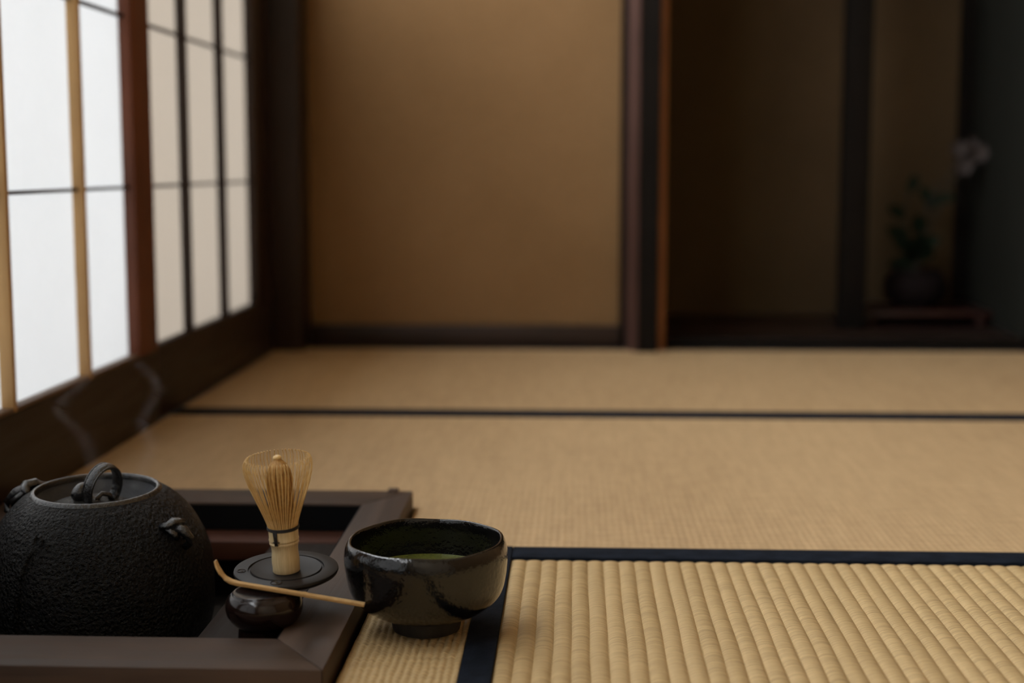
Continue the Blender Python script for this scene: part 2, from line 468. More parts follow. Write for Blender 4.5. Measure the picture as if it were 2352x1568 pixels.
# ------------------------------------------------------------ sunken hearth
hf = empty('sunken_hearth', (0, 0, 0), 'sunken hearth with dark brown mitred wooden frame set in the tatami around the kettle', 'hearth')
pit = hf
PX0, PX1, PY0, PY1 = -.592, -.212, 1.05, 1.548
bm = bmesh.new()
add_box(bm, PX0, PX0 + .01, PY0, PY1, -.16, -.0305); add_box(bm, PX1 - .01, PX1, PY0, PY1, -.16, -.0305)
add_box(bm, PX0 + .01, PX1 - .01, PY0, PY0 + .01, -.16, -.0305); add_box(bm, PX0 + .01, PX1 - .01, PY1 - .01, PY1, -.16, -.0305)
add_box(bm, PX0, PX1, PY0, PY1, -.17, -.16)
link('pit_wall', finish(bm, 'pit_wall'), M['pit'], pit)
bm = bmesh.new()
rnd = random.Random(5); g = {}
for i in range(25):
    for j in range(31):
        xx = PX0 + .011 + (PX1 - PX0 - .022) * i / 24; yy = PY0 + .011 + (PY1 - PY0 - .022) * j / 30
        d = math.hypot(xx + .4446, yy - 1.30)
        zz = -.10 if d < .1 else -.10 + min(.012, (d - .1) * .2)
        g[i, j] = bm.verts.new((xx, yy, zz - (rnd.uniform(0, .002) if d > .09 else 0)))
for i in range(24):
    for j in range(30): bm.faces.new((g[i, j], g[i + 1, j], g[i + 1, j + 1], g[i, j + 1]))
o = link('ash_bed', finish(bm, 'ash_bed', True), M['ash'], pit); o['kind'] = 'stuff'

def beam(pts, mat):
    return poly_prism('beam', pts, -.03, .02, M[mat], hf, .0012)
g_ = .0004
beam([(OX0 + g_, OY0), (OX1 - g_, OY0), (HX1 - g_, HY0), (HX0 + g_, HY0)], 'hearth')
beam([(OX0 + g_, OY1), (OX1 - g_, OY1), (HX1 - g_, HY1), (HX0 + g_, HY1)][::-1], 'hearth')
beam([(OX1, OY0 + g_), (OX1, OY1 - g_), (HX1, HY1 - g_), (HX1, HY0 + g_)], 'hearth_y')
beam([(OX0, OY0 + g_), (OX0, OY1 - g_), (HX0, HY1 - g_), (HX0, HY0 + g_)][::-1], 'hearth_y')
box('ledge', HX0, HX1 - .0005, 1.474, HY1 - .0025, -.03, -.010, M['ledge_red'], hf, .001)
box('ledge', -.3185, HX1 - .0005, HY0 + .0005, 1.4735, -.03, -.0105, M['ledge_dark'], hf, .001)
bm = bmesh.new()
for a in ((HX0 + .0015, HX1 - .0015, HY1 - .0022, HY1 - .0004), (HX0 + .0015, HX1 - .0015, HY0 + .0004, HY0 + .0022), (HX1 - .0022, HX1 - .0004, HY0 + .0024, HY1 - .0024), (HX0 + .0004, HX0 + .0022, HY0 + .0024, HY1 - .0024)):
    add_box(bm, a[0], a[1], a[2], a[3], -.0098, .0178)
o = link('shade_lining', finish(bm, 'shade_lining'), simple('black_shade_lining', (.003, .0035, .0045), .8, spec=.15), hf); o['label'] = 'black plates standing for the shade on the inner sides'  # thin black plates put in for the shade inside the frame
# the corner block that stands a little proud at the far right mitre
box('corner_wedge', -.2105, -.199, 1.580, 1.594, .0, .0232, M['hearth'], hf, .001)

# ------------------------------------------------------------ kettle
def iron(name, base, rough, sc, dist, det=3, spec=.5):
    m, nt, b = new_mat(name)
    v = coords(nt)
    n1 = noise(nt, v, sc, det, .55, 1.6)
    n2 = noise(nt, v, 14, 3)
    vr = nt.nodes.new('ShaderNodeTexVoronoi'); vr.feature = 'SMOOTH_F1'; vr.inputs['Scale'].default_value = sc * .9
    nt.links.new(v, vr.inputs['Vector'])
    b.inputs['Roughness'].default_value = rough
    nt.links.new(ramp(nt, n2, [(.3, tuple(x * .7 for x in base)), (.7, tuple(x * 1.3 for x in base))]), b.inputs['Base Color'])
    nt.links.new(ramp(nt, n1, [(.3, (rough * .75,) * 3), (.7, (min(1, rough * 1.3),) * 3)]), b.inputs['Roughness'])
    p = bump(nt, None, n1, dist); p2 = bump(nt, b, vr.outputs['Distance'], dist * .7, prev=p)
    b.inputs['Coat Weight'].default_value = .14; b.inputs['Coat Roughness'].default_value = .16; nt.links.new(p2, b.inputs['Coat Normal'])
    b.inputs['Specular IOR Level'].default_value = spec
    return m
M['iron'] = iron('cast_iron_rough', (.0045, .0045, .005), .33, 360, .0030, spec=.2)
M['iron_smooth'] = iron('cast_iron_worn', (.010, .011, .013), .2, 330, .0006, spec=.7)
M['iron_smooth'].node_tree.nodes['Principled BSDF'].inputs['Coat Weight'].default_value = .7
M['iron_smooth'].node_tree.nodes['Principled BSDF'].inputs['Coat Roughness'].default_value = .12
M['iron_lid'] = iron('cast_iron_lid', (.02, .018, .016), .5, 300, .0016)
M['iron_in_lit'] = iron('cast_iron_inside_lit', (.10, .108, .12), .5, 120, .0005)  # paler than the body: glow of light and steam put into the colour
KX, KY, KZ = -.4446, 1.30, -.10
k = empty('iron_kettle', (KX, KY, KZ), 'black cast-iron tea kettle steaming in the sunken hearth', 'kettle')
outer = smooth_prof([(.055, .0), (.078, .012), (.094, .035), (.1020, .062), (.1048, .092), (.1042, .112), (.1005, .131), (.0938, .149), (.0848, .1640), (.0725, .1772), (.0635, .1838), (.0592, .1857)], 5)
rim = [(.0578, .1868), (.0568, .1874), (.0556, .1874), (.0546, .1866), (.0542, .183)]
inner = smooth_prof([(.0538, .178), (.0520, .170), (.0500, .164), (.049, .158), (.030, .156), (0, .156)], 3)
def kmod(r, z, t, kk):
    s = .0005 * math.sin(3 * t + 1) if r > .07 else 0
    return r + s + (.0004 * math.sin(9 * t + z * 90) if r > .065 else 0), z
k.rotation_euler = (math.radians(2.2), 0, 0)
lathe_obj('body', [(0, 0)] + outer + rim, M['iron'], k, 128, kmod, 60)
il = lathe_obj('inner_wall', [(.0545, .1860), (.0545, .181)] + inner, M['iron_in_lit'], k, 96, None, 60); il['label'] = 'inside of the kettle, painted grey as if lit through steam'
rim_bm = bmesh.new()
lathe(rim_bm, smooth_prof([(.0603, .1846), (.0590, .1868), (.0578, .1882), (.0563, .1888), (.0548, .1884), (.0540, .1868), (.0538, .183)], 3), 128)
link('rim', finish(rim_bm, 'rim', True, 60), M['iron_smooth'], k)
# lid sunk inside the mouth
lid = lathe_obj('lid', smooth_prof([(.0, .1815), (.012, .1808), (.028, .1775), (.040, .1725), (.0425, .1700), (.0430, .1685), (.0420, .1670)], 4) + [(.04, .167), (0, .167)], M['iron_lid'], k, 96, None, 50, (-.006, -.006, 0))
# bulb knob leaning left
kb = bmesh.new()
prof = smooth_prof([(0, 0), (.0058, .0), (.0045, .006), (.0042, .009), (.0078, .0125), (.0095, .017), (.0088, .0215), (.005, .0245), (0, .0252)], 4)
lathe(kb, prof, 28)
bmesh.ops.rotate(kb, verts=kb.verts[:], cent=(0, 0, 0), matrix=Matrix.Rotation(math.radians(-52), 3, 'Y'))
bmesh.ops.translate(kb, verts=kb.verts[:], vec=(.0035, -.012, .1765))
link('lid_knob', finish(kb, 'lid_knob', True, 60), M['iron_smooth'], lid)
# standing ring: double band
rb = bmesh.new()
def ring_pts(R1, R2, n=40):
    return [(R1 * math.cos(a), 0, R2 * math.sin(a)) for a in [2 * PI * i / n for i in range(n)]]
def closed_tube(bm, pts, rx, ry, n=10):
    pts = [Vector(p) for p in pts]; N = len(pts); rings = []
    for i, p in enumerate(pts):
        tg = (pts[(i + 1) % N] - pts[i - 1]).normalized(); s = Vector((0, 1, 0)); v = s.cross(tg).normalized()
        rings.append([bm.verts.new(p + s * math.cos(2 * PI * q / n) * rx + v * math.sin(2 * PI * q / n) * ry) for q in range(n)])
    for i in range(N):
        a, b = rings[i], rings[(i + 1) % N]
        for q in range(n): bm.faces.new((a[q], a[(q + 1) % n], b[(q + 1) % n], b[q]))
closed_tube(rb, ring_pts(.0172, .0215), .0056, .0027)
closed_tube(rb, [(p[0], p[1] - .0052, p[2]) for p in ring_pts(.0180, .0223)], .0011, .0011, 6)
closed_tube(rb, [(p[0], p[1] + .0052, p[2]) for p in ring_pts(.0180, .0223)], .0011, .0011, 6)
bmesh.ops.rotate(rb, verts=rb.verts[:], cent=(0, 0, 0), matrix=Matrix.Rotation(math.radians(14), 3, 'X'))
bmesh.ops.rotate(rb, verts=rb.verts[:], cent=(0, 0, 0), matrix=Matrix.Rotation(math.radians(60), 3, 'Z'))
bmesh.ops.translate(rb, verts=rb.verts[:], vec=(.0095, -.010, .1915))
link('lid_ring', finish(rb, 'lid_ring', True), M['iron_smooth'], lid)
sb = bmesh.new()
tube(sb, [(.004, -.014, .1755), (.005, -.013, .182), (.0085, -.010, .186), (.014, -.006, .184), (.0165, -.004, .176)], [.003, .0025, .0024, .0025, .003], 8)
link('lid_staple', finish(sb, 'lid_staple', True), M['iron_smooth'], lid)

def kr(z):        # outer radius at local height z
    for a, b in zip(outer, outer[1:]):
        if a[1] <= z <= b[1]: return a[0] + (b[0] - a[0]) * (z - a[1]) / max(1e-9, b[1] - a[1])
    return .06
def on_body(ang, z, off=0):
    r = kr(z) + off
    return Vector((r * math.sin(ang), -r * math.cos(ang), z))
# lugs: gnarled lobes with a drooping loop
def lug(ang, z, sc=1.0):
    bm = bmesh.new()
    def P(da, dz, off): return on_body(ang + da * .72 * sc, z + dz * .8 * sc, off * sc)
    tube(bm, [P(-.17, .010, -.001), P(-.10, .010, .004), P(-.02, .013, .009), P(.07, .012, .011), P(.15, .010, .006), P(.2, .008, .0)],
         [.003, .005, .0062, .006, .0045, .002], 10, .75)
    tube(bm, [P(.0, .010, .006), P(.02, .004, .013), P(.05, -.005, .0135), P(.06, -.012, .009), P(.05, -.016, .003)], [.0045, .0048, .0038, .0036, .003], 10)
    tube(bm, [P(-.10, .008, .003), P(-.07, .0, .006), P(-.02, -.005, .004)], [.004, .0042, .003], 8)
    tube(bm, [P(.14, .008, .004), P(.13, -.002, .007), P(.10, -.008, .004)], [.003, .0032, .002], 8)
    for v in bm.verts:
        v.co += Vector((math.sin(v.co.z * 900), math.sin(v.co.x * 1100), math.sin(v.co.y * 1000))) * .0005
    link('lug', finish(bm, 'lug', True), M['iron_smooth'], k)
lug(math.radians(66), .157)
lug(math.radians(250), .171, 1.4)
# cast vine relief on the left front
vb = bmesh.new()
path = [(-18.5, .157), (-20, .150), (-21.5, .142), (-22, .133), (-23, .124), (-23.5, .114), (-24.5, .104), (-24.5, .094), (-25.5, .084)]
tube(vb, [on_body(math.radians(a), z, .0006) for a, z in path], [.0016, .0023, .0024, .0022, .0021, .0020, .0019, .0018, .0012], 8)
for (a, z, s) in ((-22, .119, 1), (-25.5, .117, .8), (-23.5, .098, 1), (-27, .095, .9), (-24.5, .086, .8), (-20.5, .132, .7)):
    r_ = bmesh.ops.create_uvsphere(vb, u_segments=8, v_segments=6, radius=.0022 * s); c = on_body(math.radians(a), z, .0006)
    for v in r_['verts']: v.co += c
def leaf_relief(a0, z0, a1, z1, wd):
    A = on_body(math.radians(a0), z0, .0008); B = on_body(math.radians(a1), z1, .0008)
    n = ((A + B) / 2 - Vector((0, 0, .1))).normalized(); d = (B - A); s = d.cross(n).normalized(); N = 8
    L_, C_, R_ = [], [], []
    for i in range(N + 1):
        u = i / N; ww = wd * math.sin(PI * min(1, u * 1.02)) ** .8 * (1.15 - .5 * u); c = A + d * u
        c = c + n * .0004
        L_.append(vb.verts.new(c + s * ww - n * .0008)); C_.append(vb.verts.new(c + n * .0014)); R_.append(vb.verts.new(c - s * ww - n * .0008))
    for i in range(N):
        vb.faces.new((L_[i], C_[i], C_[i + 1], L_[i + 1])); vb.faces.new((C_[i], R_[i], R_[i + 1], C_[i + 1]))
leaf_relief(-20.5, .150, -13.5, .1640, .0058); leaf_relief(-21, .147, -19, .166, .0036); leaf_relief(-22, .134, -26, .143, .003)
link('vine_relief', finish(vb, 'vine_relief', True), M['iron'], k)

# ------------------------------------------------------------ tea bowl
M['glaze'], nt, b = new_mat('black_glaze')
v = coords(nt)
n1 = noise(nt, v, 38, 5, .6, .5); n2 = noise(nt, v, 190, 4, .6); n3 = noise(nt, v, 12, 2)
nt.links.new(ramp(nt, n1, [(.35, (.002, .002, .0024)), (.7, (.007, .0065, .006))]), b.inputs['Base Color'])
nt.links.new(ramp(nt, n2, [(.3, (.09,) * 3), (.75, (.26,) * 3)]), b.inputs['Roughness'])
p = bump(nt, None, n3, .0045, .6); p = bump(nt, None, n2, .0006, prev=p); bump(nt, b, n1, .0010, prev=p)
b.inputs['Coat Weight'].default_value = 1.0; b.inputs['Coat Roughness'].default_value = .07; b.inputs['Specular IOR Level'].default_value = .1
cn = bump(nt, None, noise(nt, v, 260, 2), .0005, prev=bump(nt, None, n3, .003, .5)); nt.links.new(cn, b.inputs['Coat Normal'])
M['clay_dark'] = simple('unglazed_dark_clay', (.012, .011, .010), .55, nscale=60, col2=(.022, .019, .016), bdist=.0008, bscale=300)
BX, BYc = -.1235, 1.165
bw = empty('tea_bowl', (BX, BYc, 0), 'black glazed tea bowl of green tea on the tatami border', 'bowl')
op = smooth_prof([(.0275, .0115), (.034, .0130), (.046, .0175), (.0575, .0260), (.0635, .0355), (.0662, .047), (.0673, .057), (.0677, .0640), (.0671, .0700), (.0656, .0748), (.0640, .0775)], 5)
ip = smooth_prof([(.0640, .0775), (.0625, .0781), (.0612, .0768), (.0606, .070), (.0607, .058), (.0588, .045), (.0545, .031), (.044, .021), (.025, .0165), (0, .0158)], 4)
def bmod(r, z, t, kk):
    q = max(0, (z - .02) / .06)
    zz = z + q * q * (.0016 * math.sin(t + .2) + .0007 * math.sin(3 * t + 1) + .0004 * math.sin(7 * t))
    rr = r * (1 + .010 * math.sin(2 * t + .9) * q + .006 * math.sin(3 * t + 2) + .003 * math.sin(5 * t + z * 60))
    return rr, zz
lathe_obj('body', [(0, .0112)] + op + ip[1:], M['glaze'], bw, 128, bmod, 70)
lathe_obj('foot_ring', [(.0, .004), (.0215, .004), (.0225, .0004), (.0262, 0), (.0282, .0008), (.0292, .006), (.0295, .0122), (.0, .0125)], M['clay_dark'], bw, 64,
          lambda r, z, t, kk: (r * (1 + .01 * math.sin(3 * t)), z), 40)
M['tea'], nt, b = new_mat('frothy_green_tea')
v = coords(nt)
nt.links.new(ramp(nt, noise(nt, v, 350, 4, .7), [(.35, (.05, .060, .006)), (.65, (.13, .14, .02))]), b.inputs['Base Color'])
b.inputs['Roughness'].default_value = .4; bump(nt, b, noise(nt, v, 500, 3), .0006)
tea = lathe_obj('green_tea', [(0, 0), (.02, .0001), (.045, .0002), (.0565, .0004), (.0583, .0012)], M['tea'], None, 64, None, 80)
tea.location = (BX, BYc, .0475)
tag(tea, 'bright green frothy tea inside the black bowl', 'tea')

# ------------------------------------------------------------ tea caddy, disc, whisk, scoop
M['lacquer'], nt, b = new_mat('dark_brown_lacquer')
b.inputs['Base Color'].default_value = (.013, .0065, .005, 1); b.inputs['Specular IOR Level'].default_value = .35
b.inputs['Coat Weight'].default_value = .2; b.inputs['Coat Roughness'].default_value = .1
nt.links.new(ramp(nt, noise(nt, coords(nt), 300, 4), [(.3, (.14,) * 3), (.7, (.2,) * 3)]), b.inputs['Roughness'])
CX, CY, CZ = -.2495, 1.116, -.0105
cd_ = empty('tea_caddy', (CX, CY, CZ), 'round dark brown lacquered tea caddy standing inside the hearth frame', 'tea caddy')
lathe_obj('body', [(0, .024)] + smooth_prof([(.0165, .0255), (.0200, .0275), (.0252, .0312), (.0293, .0368), (.0310, .0430), (.0306, .0480), (.0285, .0525), (.0262, .0545)], 6) + [(0, .0545)], M['lacquer'], cd_, 96, None, 60)
lathe_obj('lid', [(.0258, .0546)] + smooth_prof([(.0256, .0547), (.0248, .0556), (.022, .0562), (0, .0566)], 4), M['lacquer'], cd_, 96, None, 60)
lathe_obj('foot', [(0, 0)] + smooth_prof([(.0212, 0), (.0214, .001), (.0205, .008), (.0186, .016), (.0176, .0262)], 5) + [(0, .0264)], M['lacquer'], cd_, 96, None, 60, (-.0035, 0, 0))
CT = CZ + .0586

M['disc'], nt, b = new_mat('black_grey_lacquer_board')
v = coords(nt)
nt.links.new(ramp(nt, noise(nt, v, 30, 4), [(.3, (.012, .0105, .010)), (.7, (.022, .019, .017))]), b.inputs['Base Color'])
b.inputs['Roughness'].default_value = .5; b.inputs['Specular IOR Level'].default_value = .3
DX, DY = -.2385, 1.152
dz = CT - .0010
ds = empty('whisk_stand', (DX, DY, dz), 'flat round black stand with a grooved ring under the whisk', 'stand')
ds.rotation_euler = (math.radians(4.5), 0, 0)
R = .0432
prof = [(0, 0), (.030, 0), (.0385, .0014), (.0422, .0036), (R, .0058), (.0428, .0074), (.0416, .0080), (.0314, .0080), (.0309, .0066), (.0296, .0066), (.0291, .0082), (.0285, .0080), (.012, .0078), (0, .0078)]
lathe_obj('plate', prof, M['disc'], ds, 128, None, 35)
# two small sunken rings on the rim
def inlay(x_, y_, r_):
    bm = bmesh.new()
    lathe(bm, [(r_, .0079), (r_ * .97, .0086), (r_ * .86, .0086), (r_ * .8, .0080), (r_ * .4, .00795), (r_ * .3, .0084), (0, .0084)], 32, None, (x_, y_, 0))
    link('inlay', finish(bm, 'inlay', True, 40), M['lacquer'], ds)
pd = lathe_obj('pedestal', smooth_prof([(.0, -.0565), (.019, -.0565), (.0195, -.053), (.012, -.046), (.0095, -.03), (.012, -.01), (.020, -.0015)], 4) + [(0, -.0015)], M['lacquer'], ds, 48, None, 50, (-.0165, .016, 0))
inlay(-.0352, -.0095, .0038); inlay(-.001, -.0352, .0050)

M['bamboo'], nt, b = new_mat('pale_bamboo')
v = coords(nt, (1, 1, .05))
nt.links.new(ramp(nt, noise(nt, v, 700, 4), [(.3, (.56, .42, .22)), (.7, (.70, .56, .33))]), b.inputs['Base Color'])
b.inputs['Roughness'].default_value = .38; bump(nt, b, noise(nt, v, 900, 3), .0002)
M['bamboo_tine'] = simple('split_bamboo', (.68, .44, .16), .35, nscale=200, col2=(.80, .57, .26))
M['bamboo_core'] = simple('split_bamboo_core', (.38, .19, .045), .4, nscale=300, col2=(.54, .31, .09))
M['thread'] = simple('black_thread', (.012, .01, .01), .6, bdist=.0003, bscale=900)
WXc, WYc = -.2365, 1.1435
wk = empty('tea_whisk', (WXc, WYc, dz + .0078), 'pale bamboo tea whisk standing upright on the round black stand', 'whisk')
wk.rotation_euler = (math.radians(4.5), math.radians(-2.6), 0)
lathe_obj('handle', [(0, .0005), (.0085, .0002), (.0108, .0), (.0112, .0006)] + [(.0111 + .0003 * math.sin(i * .8), .004 + i * .0024) for i in range(8)] +
          [(.0116, .0237), (.0122, .0246), (.0121, .0256), (.0117, .0262), (.0123, .0272), (.0124, .0281), (.0120, .029), (.0121, .033), (.0122, .0375), (.0119, .0385), (0, .0385)], M['bamboo'], wk, 56, None, 50)
tb = bmesh.new()
for i in range(3):
    closed = [(.0126 * math.cos(a), .0126 * math.sin(a), .0368 + i * .0008) for a in [2 * PI * q / 48 for q in range(48)]]
    pts_ = [Vector(p_) for p_ in closed]; rings = []
    for q, p_ in enumerate(pts_):
        rad = Vector((p_.x, p_.y, 0)).normalized()
        rings.append([tb.verts.new(p_ + rad * math.cos(2 * PI * s / 6) * .0006 + Vector((0, 0, 1)) * math.sin(2 * PI * s / 6) * .0006) for s in range(6)])
    for q in range(48):
        a_, b_ = rings[q], rings[(q + 1) % 48]
        for s in range(6): tb.faces.new((a_[s], a_[(s + 1) % 6], b_[(s + 1) % 6], b_[s]))
for dx in (-.0012, 0, .0012):
    tube(tb, [(-.0045 + dx, -.0124, .0372), (-.0042 + dx * .8, -.0130, .033), (-.0040 + dx * .7, -.0131, .0285), (-.0038 + dx * .7, -.0127, .0255)], [.0006] * 4, 6)
tube(tb, [(-.0066, -.0120, .0285), (-.004, -.0131, .0282), (-.001, -.0130, .0284)], .0005, 6)
link('thread', finish(tb, 'thread', True), M['thread'], wk)
# outer tines: one mesh, 64 copies turned around the axis
tm = bmesh.new()
tp = smooth_prof([(.0119, .0375), (.0126, .042), (.0160, .052), (.0205, .064), (.0243, .0745), (.0268, .0835), (.0277, .0895), (.0272, .0942), (.0255, .0965), (.0240, .0962)], 3)
tube(tm, [(r_, 0, z_) for r_, z_ in tp], [.00050 - .00016 * i / len(tp) for i in range(len(tp))], 5, 1.0, True, Vector((0, 1, 0)))
tine_me = finish(tm, 'tine', True); tine_me.materials.append(M['bamboo_tine'])
NT = 54
for i in range(NT):
    o = bpy.data.objects.new('tine', tine_me); COL.objects.link(o); o.parent = wk
    o.rotation_euler = (random.uniform(-.006, .006), random.uniform(-.006, .006), 2 * PI * (i + random.uniform(-.12, .12)) / NT)
# inner bundle
cb = bmesh.new()
cp = smooth_prof([(.0105, .0375), (.0100, .046), (.0098, .056), (.0102, .066), (.0104, .075), (.0096, .083), (.0070, .0895), (.0038, .0932), (.0026, .0950)], 3)
for i in range(46):
    a = 2 * PI * i / 46 + random.uniform(-.03, .03); rr = 1 + random.uniform(-.05, .06); tw = random.uniform(-.12, .12)
    tube(cb, [(r_ * rr * math.cos(a + tw * z_ * 8), r_ * rr * math.sin(a + tw * z_ * 8), z_) for r_, z_ in cp], [.00062] * len(cp), 5)
lathe(cb, [(r_ * .88, z_) for r_, z_ in cp], 24)
o = link('inner_tines', finish(cb, 'inner_tines', True), M['bamboo_core'], wk); o['kind'] = 'stuff'
kb = bmesh.new()
lathe(kb, smooth_prof([(0, .0925), (.0032, .0925), (.0035, .0935), (.0026, .0944), (.0025, .0950), (.0034, .0957), (.0035, .0968), (.0028, .0979), (.0014, .0985), (0, .0986)], 3), 20)
link('knotted_tip', finish(kb, 'knotted_tip', True), M['bamboo_tine'], wk)

# tea scoop, leaning from the lid's edge to the bowl
M['bamboo_scoop'], nt, b = new_mat('honey_bamboo')
v = coords(nt, (.06, 1, 1))
nt.links.new(ramp(nt, noise(nt, v, 600, 4), [(.3, (.48, .29, .11)), (.7, (.66, .44, .20))]), b.inputs['Base Color'])
b.inputs['Roughness'].default_value = .4
SL = Vector((-.2715, 1.098, .0578)); SR = Vector((-.1680, 1.1155, .0355))
sc_ = empty('tea_scoop', SL, 'slim curved bamboo tea scoop leaning across the caddy to the tea bowl', 'tea scoop')
d = SR - SL
sp = [Vector((-.0135, .004, .0165)), Vector((-.0118, .003, .0120)), Vector((-.0088, .002, .0072)), Vector((-.0050, .001, .0030)), Vector((.0, 0, .0006))]
sp += [d * t_ for t_ in (.05, .12, .25, .4, .52)] + [d * .545 + Vector((0, 0, .0003)), d * .57, d * .7, d * .85, d * .97, d]
wdt = [.0026, .0040, .0046, .0043, .0037, .0034, .0032, .0031, .0031, .0032, .0036, .0032, .0032, .0033, .0034, .0034]
bm = bmesh.new(); rings = []
for i, p_ in enumerate(sp):
    tg = (sp[min(i + 1, len(sp) - 1)] - sp[max(i - 1, 0)]).normalized()
    side = Vector((0, 1, 0)); up = side.cross(tg).normalized(); up = up if up.z > 0 or i < 3 else -up
    ht = .0011 if i < 4 else .0017
    cs = [(-1, .0), (-.9, .7), (-.4, 1 if i > 4 else .2), (.4, 1 if i > 4 else .2), (.9, .7), (1, 0), (.8, -.8), (-.8, -.8)]
    rings.append([bm.verts.new(p_ + side * a_ * wdt[i] + up * b_ * ht) for a_, b_ in cs])
for a_, b_ in zip(rings, rings[1:]):
    for q in range(8): bm.faces.new((a_[q], a_[(q + 1) % 8], b_[(q + 1) % 8], b_[q]))
bm.faces.new(rings[0]); bm.faces.new(rings[-1])
link('scoop_blade', finish(bm, 'scoop_blade', True, 45), M['bamboo_scoop'], sc_)
bm = bmesh.new()
tube(bm, [d * .538 + Vector((0, 0, .0002)), d * .553 + Vector((0, 0, .0002))], [.0029, .0027], 10, .6)
nd = link('bamboo_node', finish(bm, 'bamboo_node', True), simple('bamboo_node_brown', (.28, .14, .05), .5), sc_); nd['label'] = 'brown node ring'

# ------------------------------------------------------------ alcove: stand, pot, flowers
st = empty('display_stand', (.81, 3.45, .02), 'low dark red-brown wooden stand on the alcove floor', 'stand')
M['stand'] = wood('stand_red_lacquer', (.02, .007, .005), (.04, .013, .009), 'x', .4)
box('top', -.148, .148, -.12, .12, .022, .034, M['stand'], st, .003)
for sx in (-1, 1):
    for sy in (-1, 1):
        box('leg', sx * .125 - .01, sx * .125 + .01, sy * .1 - .01, sy * .1 + .01, 0, .022, M['stand'], st, .002)
pt = empty('flower_pot', (.806, 3.44, .054), 'squat dark ceramic pot on the low alcove stand', 'pot')
M['pot'] = simple('dark_brown_ceramic', (.007, .004, .004), .8, spec=.15)
lathe_obj('bowl', [(0, .0), (.045, .0), (.05, .004)] + smooth_prof([(.048, .008), (.066, .022), (.074, .045), (.070, .070), (.058, .084), (.056, .090)], 4) + [(.05, .090), (.05, .078), (0, .078)], M['pot'], pt, 48)
M['leaf'] = simple('dark_green_leaf', (.004, .009, .004), .7, nscale=30, col2=(.007, .015, .007), spec=.15)
M['petal'] = simple('pale_pink_petal', (.045, .035, .032), .7, nscale=40, col2=(.07, .055, .05), spec=.2)
M['stem'] = simple('brown_stem', (.02, .018, .010), .7)
fa = empty('flower_arrangement', (.806, 3.44, .132), 'dark leafy sprigs with a few pale blossoms in the alcove pot', 'flowers')
tips = []
stems = [([(0, 0, 0), (.005, 0, .09), (.03, -.01, .17), (.07, -.01, .24), (.095, -.01, .285)], 1), ([(.005, .005, 0), (.02, .0, .08), (.06, .0, .18), (.10, 0, .25), (.125, 0, .275)], 1),
         ([(-.005, 0, 0), (-.02, .0, .07), (-.03, 0, .14), (-.02, .0, .2)], 0), ([(0, -.005, 0), (.01, -.01, .08), (.02, -.01, .16), (.04, -.01, .22)], 0)]
for pts_, fl_ in stems:
    P_ = smooth_prof(pts_, 4); tube_obj('stem', P_, [.0028 - .0014 * i / len(P_) for i in range(len(P_))], M['stem'], fa, 6)
def leaf_obj(base, dirv, ln, wd):
    d_ = Vector(dirv).normalized(); s_ = d_.cross(Vector((0, -1, .2))).normalized(); n_ = s_.cross(d_); bm = bmesh.new(); L_, C_, R_ = [], [], []
    for i in range(7):
        u = i / 6; c = Vector(base) + d_ * ln * u - Vector((0, 0, 1)) * .25 * ln * u * u; ww = wd * math.sin(PI * (u * .96 + .02)) ** .8
        L_.append(bm.verts.new(c + s_ * ww + n_ * ww * .3)); C_.append(bm.verts.new(c)); R_.append(bm.verts.new(c - s_ * ww + n_ * ww * .3))
    for i in range(6): bm.faces.new((L_[i], C_[i], C_[i + 1], L_[i + 1])); bm.faces.new((C_[i], R_[i], R_[i + 1], C_[i + 1]))
    link('leaf', finish(bm, 'leaf', True), M['leaf'], fa)
for (b0, dv, ln, wd) in (((0, 0, .05), (-.9, -.2, .8), .075, .018), ((0, 0, .06), (.8, -.3, .7), .07, .018), ((-.02, 0, .07), (-.8, 0, 1), .08, .02), ((.01, 0, .09), (-.3, -.4, 1), .08, .02),
                         ((0, 0, .03), (.3, -.6, .8), .08, .022), ((0, 0, .03), (-.4, -.6, .7), .08, .022), ((.03, 0, .16), (-.4, 0, 1), .07, .014), ((.035, 0, .17), (.9, 0, .5), .06, .013),
                         ((-.03, 0, .13), (-.7, 0, .8), .06, .015), ((-.02, 0, .19), (.2, 0, 1), .06, .014), ((.02, 0, .15), (.5, 0, 1), .06, .016), ((0, 0, .02), (-.9, 0, .3), .07, .02), ((.0, 0, .04), (.0, -.5, 1), .09, .022)):
    leaf_obj(b0, dv, ln, wd)
def blossom(c, s):
    bm = bmesh.new()
    for q in range(6):
        a = 2 * PI * q / 6; d_ = Vector((math.cos(a), -.35, math.sin(a))).normalized(); s_ = d_.cross(Vector((0, 1, 0))).normalized(); L_, C_, R_ = [], [], []
        for i in range(5):
            u = i / 4; cc = Vector(c) + d_ * s * u; ww = s * .42 * math.sin(PI * (.1 + u * .82))
            L_.append(bm.verts.new(cc + s_ * ww)); C_.append(bm.verts.new(cc + Vector((0, .1 * s, 0)))); R_.append(bm.verts.new(cc - s_ * ww))
        for i in range(4): bm.faces.new((L_[i], C_[i], C_[i + 1], L_[i + 1])); bm.faces.new((C_[i], R_[i], R_[i + 1], C_[i + 1]))
    link('blossom', finish(bm, 'blossom', True), M['petal'], fa)
for c, s in (((.085, -.012, .295), .022), ((.100, -.012, .255), .024), ((.135, -.005, .285), .026), ((.120, 0, .305), .018)):
    blossom(c, s)

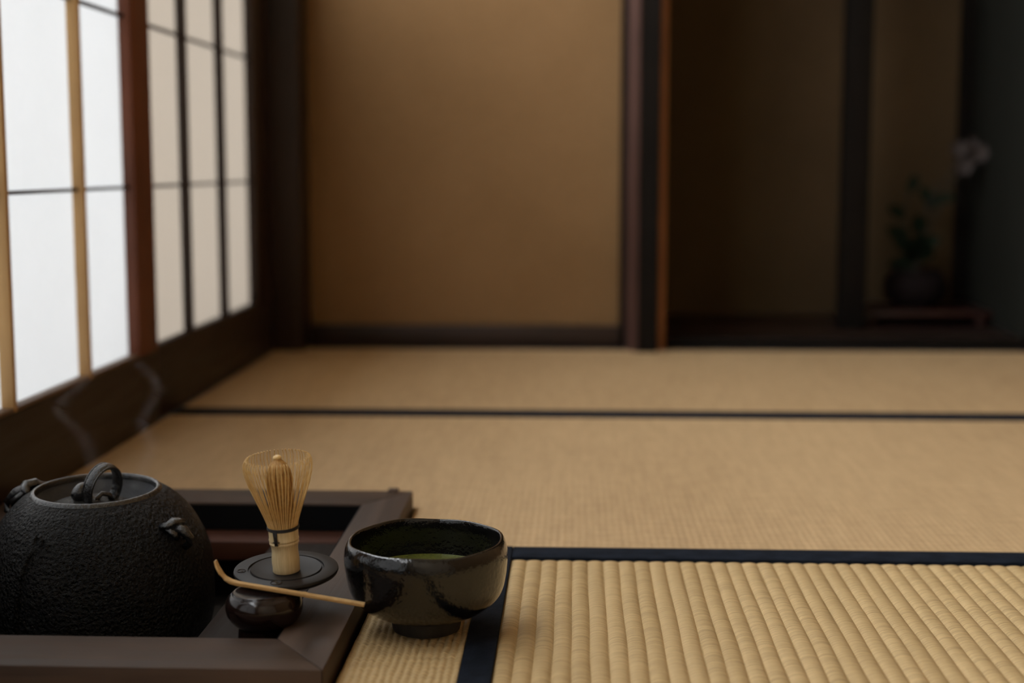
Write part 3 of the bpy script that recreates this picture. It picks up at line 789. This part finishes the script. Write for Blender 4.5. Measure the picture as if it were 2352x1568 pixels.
# ------------------------------------------------------------ steam over the kettle
# thin threads of vapour: real volumes whose density falls off from a curling centre line
sm = empty('steam', (KX, KY, KZ + .190), 'faint wisps of steam rising from the kettle mouth', 'steam')
def wisp(pts, width, dens, seed):
    H_ = pts[-1][1]; z0 = pts[0][1]
    P_ = smooth_prof(pts, 6, False)
    bm = bmesh.new(); tube(bm, [(x_, 0, z_) for x_, z_ in P_], [width * 3.2] * len(P_), 14)
    m = bpy.data.materials.new('thin_steam'); m.use_nodes = True; nt = m.node_tree; nt.nodes.clear()
    N_ = nt.nodes.new; K = nt.links.new
    def math_(op, a, b=None):
        n = N_('ShaderNodeMath'); n.operation = op
        for i_, v_ in enumerate((a, b)):
            if v_ is None: continue
            if isinstance(v_, (int, float)): n.inputs[i_].default_value = v_
            else: K(v_, n.inputs[i_])
        return n.outputs[0]
    tc = N_('ShaderNodeTexCoord'); sx = N_('ShaderNodeSeparateXYZ'); K(tc.outputs['Object'], sx.inputs[0])
    u = math_('DIVIDE', math_('SUBTRACT', sx.outputs[2], z0), H_ - z0)
    fc = N_('ShaderNodeFloatCurve'); K(u, fc.inputs['Value']); cv = fc.mapping.curves[0]
    X0 = min(p_[0] for p_ in P_) - .01; XR = max(p_[0] for p_ in P_) + .01 - X0
    ks = P_[::3] + ([P_[-1]] if (len(P_) - 1) % 3 else [])
    for q_, (x_, z_) in enumerate(ks):
        a_, b_ = (z_ - z0) / (H_ - z0), (x_ - X0) / XR
        if q_ == 0: cv.points[0].location = (a_, b_)
        elif q_ == 1: cv.points[1].location = (a_, b_)
        else: cv.points.new(a_, b_)
    fc.mapping.update()
    cx = math_('ADD', math_('MULTIPLY', fc.outputs[0], XR), X0)
    dx = math_('DIVIDE', math_('SUBTRACT', sx.outputs[0], cx), width); dy = math_('DIVIDE', sx.outputs[1], width * 1.2)
    r2 = math_('ADD', math_('MULTIPLY', dx, dx), math_('MULTIPLY', dy, dy))
    g = math_('EXPONENT', math_('MULTIPLY', r2, -1.0))
    mp = N_('ShaderNodeMapping'); K(tc.outputs['Object'], mp.inputs[0]); mp.inputs['Location'].default_value = (seed, seed, 0); mp.inputs['Scale'].default_value = (1, 1, .45)
    nn = noise(nt, mp.outputs[0], 70, 2, .5, .8)
    fade = math_('SUBTRACT', 1.0, math_('POWER', u, 3.0))
    d_ = math_('MULTIPLY', math_('MULTIPLY', g, math_('MAXIMUM', math_('MULTIPLY', math_('SUBTRACT', nn, .3), 2.4), 0)), math_('MAXIMUM', math_('MULTIPLY', fade, dens), 0))
    vp = N_('ShaderNodeVolumePrincipled'); vp.inputs['Color'].default_value = (.95, .97, 1, 1); K(d_, vp.inputs['Density'])
    out = N_('ShaderNodeOutputMaterial'); K(vp.outputs[0], out.inputs['Volume'])
    link('wisp', finish(bm, 'wisp', True), m, sm)
wisp([(.002, -.004), (-.004, .02), (-.010, .038), (-.014, .050), (-.025, .058), (-.034, .069), (-.029, .082), (-.014, .094), (-.004, .110), (.002, .135)], .0055, 11, 3.1)
wisp([(.034, -.004), (.044, .02), (.051, .036), (.046, .050), (.044, .063), (.052, .076), (.058, .090), (.050, .106), (.034, .120), (.020, .136), (.014, .15)], .0052, 11, 7.7)
